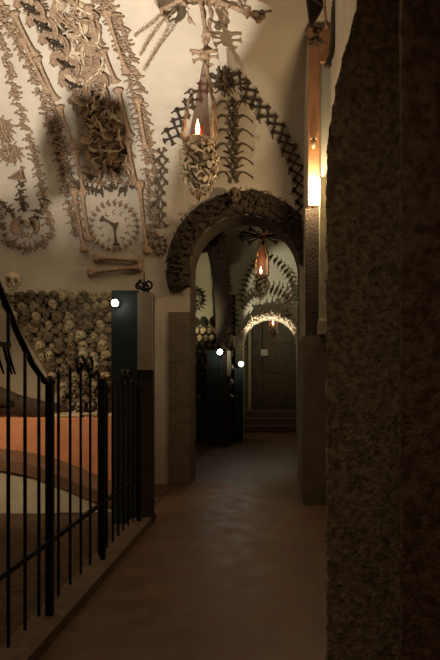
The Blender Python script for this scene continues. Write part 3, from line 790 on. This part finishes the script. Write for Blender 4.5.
# ceiling star of long bones above near lantern
cs = at(205, -2, 5.45); rs = empty('bone_star', cs, 'star of long bones hanging from the vault above the near lantern', 'bone ornament')
def arm(x0,y0,x1,y1,d0=5.4,d1=5.4,key='bone',th=.7):
    a, b = at(x0,y0,d0), at(x1,y1,d1); place('arm_bone', MB['femur',key], (a+b)/2, frame(b-a, Vector((0,-1,0))), (th,th,(b-a).length), rs)
arm(163,18,202,-6); arm(212,-4,262,20); arm(216,2,250,14,5.3,5.3); arm(160,12,190,-4,5.3,5.3); arm(198,-12,207,38,5.45,5.5)
for x, y, s, k, an in ((172,12,.26,'dark',.6),(158,2,.16,'bone',1),(262,15,.16,'dark',0),(190,20,.12,'bone',1),(218,26,.15,'dark',.3),(226,14,.12,'bone',2),(240,4,.13,'bone',1.4),(184,4,.13,'bone',1)):
    place('pelvis_bone' if s > .2 else 'vertebra', MB['pelvis' if s > .2 else 'vertebra', k], at(x,y,5.3), frame(Vector((math.sin(an),0,math.cos(an))), Vector((0,-1,-.3)).normalized()), s, rs)
for j, pts in enumerate((((162,14),(152,24),(140,32),(134,37)), ((166,18),(156,28),(147,42),(140,56)), ((172,20),(164,36),(155,50),(144,70)))):
    q = spline([(x,y,0) for x,y in pts], 1.9); lab = ('uppermost','middle','lowest')[j]
    r = empty('bone_swag', at(q[0].x,q[0].y,5.4), lab+' of three thin bone swags from the star to the right band', 'bone garland')
    N = len(q)
    for i, p in enumerate(q):
        d = 5.4+(hit(q[-1].x,q[-1].y)[0].y-.05-5.4)*i/(N-1); w = at(p.x,p.y,d)
        p2 = q[min(i+1,N-1)]; p1 = q[max(i-1,0)]; v = at(p2.x,p2.y,d)-at(p1.x,p1.y,d)
        place('link_bone', MB['vertebra','bone'], w, frame(v+Vector((random.uniform(-.03,.03),random.uniform(-.03,.03),random.uniform(-.03,.03))), Vector((random.uniform(-1,1),-1,0)).normalized()), .045, r)
# far rosette over middle lantern
cr = at(263,236,9.9); rr_ = empty('bone_star', cr, 'flat star of bones on the far vault above the middle lantern', 'bone ornament')
for k in range(12):
    a = 2*PI*k/12; p = cr+Vector((.26*math.cos(a), .1*math.sin(a), .10*math.sin(a)))
    place('arm_bone', MB['femur','dark'], p, frame(Vector((math.cos(a),.3*math.sin(a),.45*math.sin(a))), Vector((0,-1,0))), (.55,.55,.40), rr_)
    place('vertebra', MB['vertebra','dark'], cr+Vector((.48*math.cos(a), .1*math.sin(a), .16*math.sin(a))), frame(Vector((0,0,1)), Vector((0,-1,0))), .12, rr_)

# ------------------------------------------------------------------ right: window, ledge, ornament
wr = empty('window_1', (.52, 5.95, 3.56), 'tall orange wood window frame with a frosted pane beside the arch, lit from below', 'window'); wr['kind'] = 'structure'
obj('window_frame', BOX(.393, .53, 5.93, 6.0, 3.54, 5.66), M['wood'], wr, bev=.006)['label'] = 'orange wooden stile'
obj('window_pane', BOX(.53, .66, 5.96, 5.99, 3.54, 5.25), M['pane'], wr)['label'] = 'greyish frosted pane'
obj('window_head', BOX(.53, .66, 5.93, 6.0, 5.25, 5.66), M['wood'], wr, bev=.006)
bm = bmesh.new(); blob(bm, (.455,5.91,4.26), (.028,.03,.05), 2); tube(bm, [(.42,5.91,4.32),(.455,5.90,4.36),(.49,5.91,4.32)], .01, 6); obj('window_latch', bm, M['bone_pale'], wr, True)
lp = empty('dark_panel', (.45, 5.9, 2.0), 'narrow dark wooden panel standing beneath the lit window', 'panel')
obj('panel_body', BOX(.36, .515, 5.93, 5.99, 2.0, 3.50), M['darkwood'], lp)
bm = bmesh.new()
for i in range(6): box(bm, .362+i*.025, .38+i*.025, 5.94, 5.98, 3.50, 3.515+.012*((i*7)%3))
obj('jagged_top', bm, M['darkwood'], lp)
tag(obj('stone_ledge', BOX(.52, .655, 5.78, 5.98, 2.0, 3.83), M['plaster2'], bev=.01), 'pale olive masonry strip right of the dark panel', 'ledge')
tag(obj('small_block', BOX(.50, .59, 5.74, 5.90, 2.0, 2.17), M['cream'], bev=.008), 'small pale block low beside the rough pier', 'block')
# hanging ornament at upper right
ho = empty('bone_pendant', at(316,10,5.6), 'dark bone pendant hanging at the top right beside the window', 'bone ornament')
place('shoulder_blade', MB['scapula','black'], at(313,12,5.6), frame(Vector((.25,0,1)), Vector((0,-1,0))), .36, ho)
for x, y, s in ((316,38,.15),(311,44,.13),(320,42,.13),(315,30,.12)):
    place('vertebra', MB['vertebra','dark'], at(x,y,5.75), frame(Vector((random.uniform(-1,1),0,1)), Vector((0,-1,0))), s*1.1, ho)
bm = bmesh.new(); q = spline([(337,-8,0),(334,10,0),(333,35,0),(331,55,0),(327,64,0)], 2.2); tube(bm, [at(p.x,p.y,5.5) for p in q], [.028+.007*(i%2) for i in range(len(q))], 8); obj('long_strand', bm, M['bone_black'], ho, True)
bm = bmesh.new(); q = spline([(324,-5,0),(325,15,0),(327,30,0)], 2.2); tube(bm, [at(p.x,p.y,5.55) for p in q], [.014+.007*(i%2) for i in range(len(q))], 8); obj('short_strand', bm, M['bone'], ho, True)
bm = bmesh.new(); blob(bm, at(328,65,5.5), (.045,.04,.035), 2); obj('end_knob', bm, M['bone_black'], ho, True)

# ------------------------------------------------------------------ lights
def light(kind, name, loc, energy, col, aim=None, size=.03, ang=60, blend=.5):
    l = bpy.data.lights.new(name, kind); l.energy = energy; l.color = col
    l.shadow_soft_size = size
    if kind == 'SPOT': l.spot_size = math.radians(ang); l.spot_blend = blend
    o = bpy.data.objects.new(name, l); C.objects.link(o); o.location = loc
    if aim is not None: o.rotation_euler = (Vector(aim)-Vector(loc)).to_track_quat('-Z', 'Y').to_euler()
    return o
KEY = Vector((-1.75, 2.35, 1.95))
light('SPOT', 'key_spot', KEY, 1080, (1,.90,.79), aim=(-2.75,5.2,6.4), size=.009, ang=86, blend=1.0)
# the fixture this lamp sits in, plus added plates shaped to cast vault shadows
kf = empty('floodlight', KEY+Vector((0,-.12,-.1)), 'black floodlight on a stem aimed up at the vault', 'floodlight')
bm = bmesh.new(); dv = (Vector((-2.55,6.2,5.25))-KEY).normalized(); tube(bm, [KEY-dv*.20, KEY-dv*.18, KEY-dv*.04], [.03,.06,.07], 16); obj('housing', bm, M['iron'], kf, True)
bm = bmesh.new(); tube(bm, [KEY-dv*.12, (KEY.x, KEY.y-.1, .012)], .014, 8); obj('stem', bm, M['iron'], kf, True)
tgt = hit(104, 128)[0]; fl = KEY.lerp(tgt, .075)
bm = bmesh.new()
for poly in (((68,92),(97,89),(129,98),(134,125),(131,160),(124,184),(104,176),(88,182),(70,150)), ((44,118),(60,108),(66,112),(68,150),(66,200),(50,203),(36,150)), ((268,-10),(252,30),(230,70),(212,100),(190,130),(172,175),(166,230),(160,300),(300,300),(345,100),(340,-10))):
    vs = [bm.verts.new(KEY.lerp(hit(x, y)[0], .075)) for x, y in poly]; f = bm.faces.new(vs)
    r = bmesh.ops.extrude_face_region(bm, geom=[f]); bmesh.ops.translate(bm, verts=[v for v in r['geom'] if isinstance(v, bmesh.types.BMVert)], vec=(0, .004, .002))
tube(bm, [KEY+Vector((-.06,.0,-.05)), fl+Vector((-.04,0,-.05)), fl+Vector((-.02,0,-.035))], .005, 6)
obj('added_shadow_plate', bm, M['iron'], kf)  # added plates out of view, outlines follow the wanted shadows
LS = Vector((-1.25, 3.3, 2.2))
light('SPOT', 'lantern_fill', LS, 80, (1,.84,.62), aim=at(199,150,LD), ang=19, size=.01, blend=.5)  # added lamp without a fixture, lights the lantern inside the plate's shadow
light('POINT', 'window_lamp', (.45, 5.82, 3.72), 30, (1,.72,.42), size=.03)
light('SPOT', 'chapel_spot', (-3.9, 4.2, 2.0), 60, (1,.74,.45), aim=(-2.9,5.9,.9), ang=85, size=.06, blend=.9)
light('SPOT', 'skull_spot', (-1.80, 4.95, 2.38), 14, (1,.86,.62), aim=(-2.6,6.2,1.9), ang=80, size=.03, blend=.9)
light('SPOT', 'mid_spot', at(220,352,10.8)+Vector((0,-.1,.05)), 48, (1,.86,.56), aim=(-2.6,11.9,3.9), ang=80, size=.04, blend=.8)
light('SPOT', 'bay_fill', (.35, 8.2, 2.2), 26, (1,.86,.56), aim=(-.5,11.8,3.7), ang=80, size=.04, blend=.9)  # added fill without a fixture, brightens the second bay
light('SPOT', 'arch_spot', at(241,364,11.45)+Vector((.05,-.05,.05)), 120, (1,.93,.75), aim=(-.1,11.95,2.95), ang=60, size=.02, blend=.5)
light('POINT', 'candle_near', at(199,135,LD)+Vector((0,-.12,0)), 1.2, (1,.5,.2), size=.03)
light('POINT', 'candle_mid', at(262,262,9.7)+Vector((0,-.12,0)), 1.5, (1,.45,.15), size=.03)
light('POINT', 'candle_far', at(273,320,12.9)+Vector((0,-.1,0)), .8, (1,.45,.15), size=.03)
light('SPOT', 'corridor_fill', (-.5, -1.2, 3.4), 15, (1,.72,.45), aim=(.15,3.0,.3), size=.12, ang=72, blend=1.0)  # unseen lamp added to lift the near floor and pier

light('POINT', 'door_fill', (.1, 13.2, 3.3), 16, (1,.85,.55), size=.05)  # unseen lamp added so the far door shows
w = bpy.data.worlds.new('world'); S.world = w; w.use_nodes = True
w.node_tree.nodes['Background'].inputs[0].default_value = (.9,.75,.5,1); w.node_tree.nodes['Background'].inputs[1].default_value = .003

cam = bpy.data.cameras.new('camera'); co = bpy.data.objects.new('camera', cam); C.objects.link(co); S.camera = co
co.location = CAMP; co.rotation_euler = (PI/2, 0, 0)
cam.sensor_fit = 'VERTICAL'; cam.sensor_height = 36; cam.lens = F/660*36; cam.clip_start = .02
cam.shift_x = -(CX-220)/660; cam.shift_y = (CY-330)/660
S.view_settings.view_transform = 'Standard'; S.view_settings.look = 'None'; S.view_settings.gamma = 1; S.view_settings.exposure = 0.9
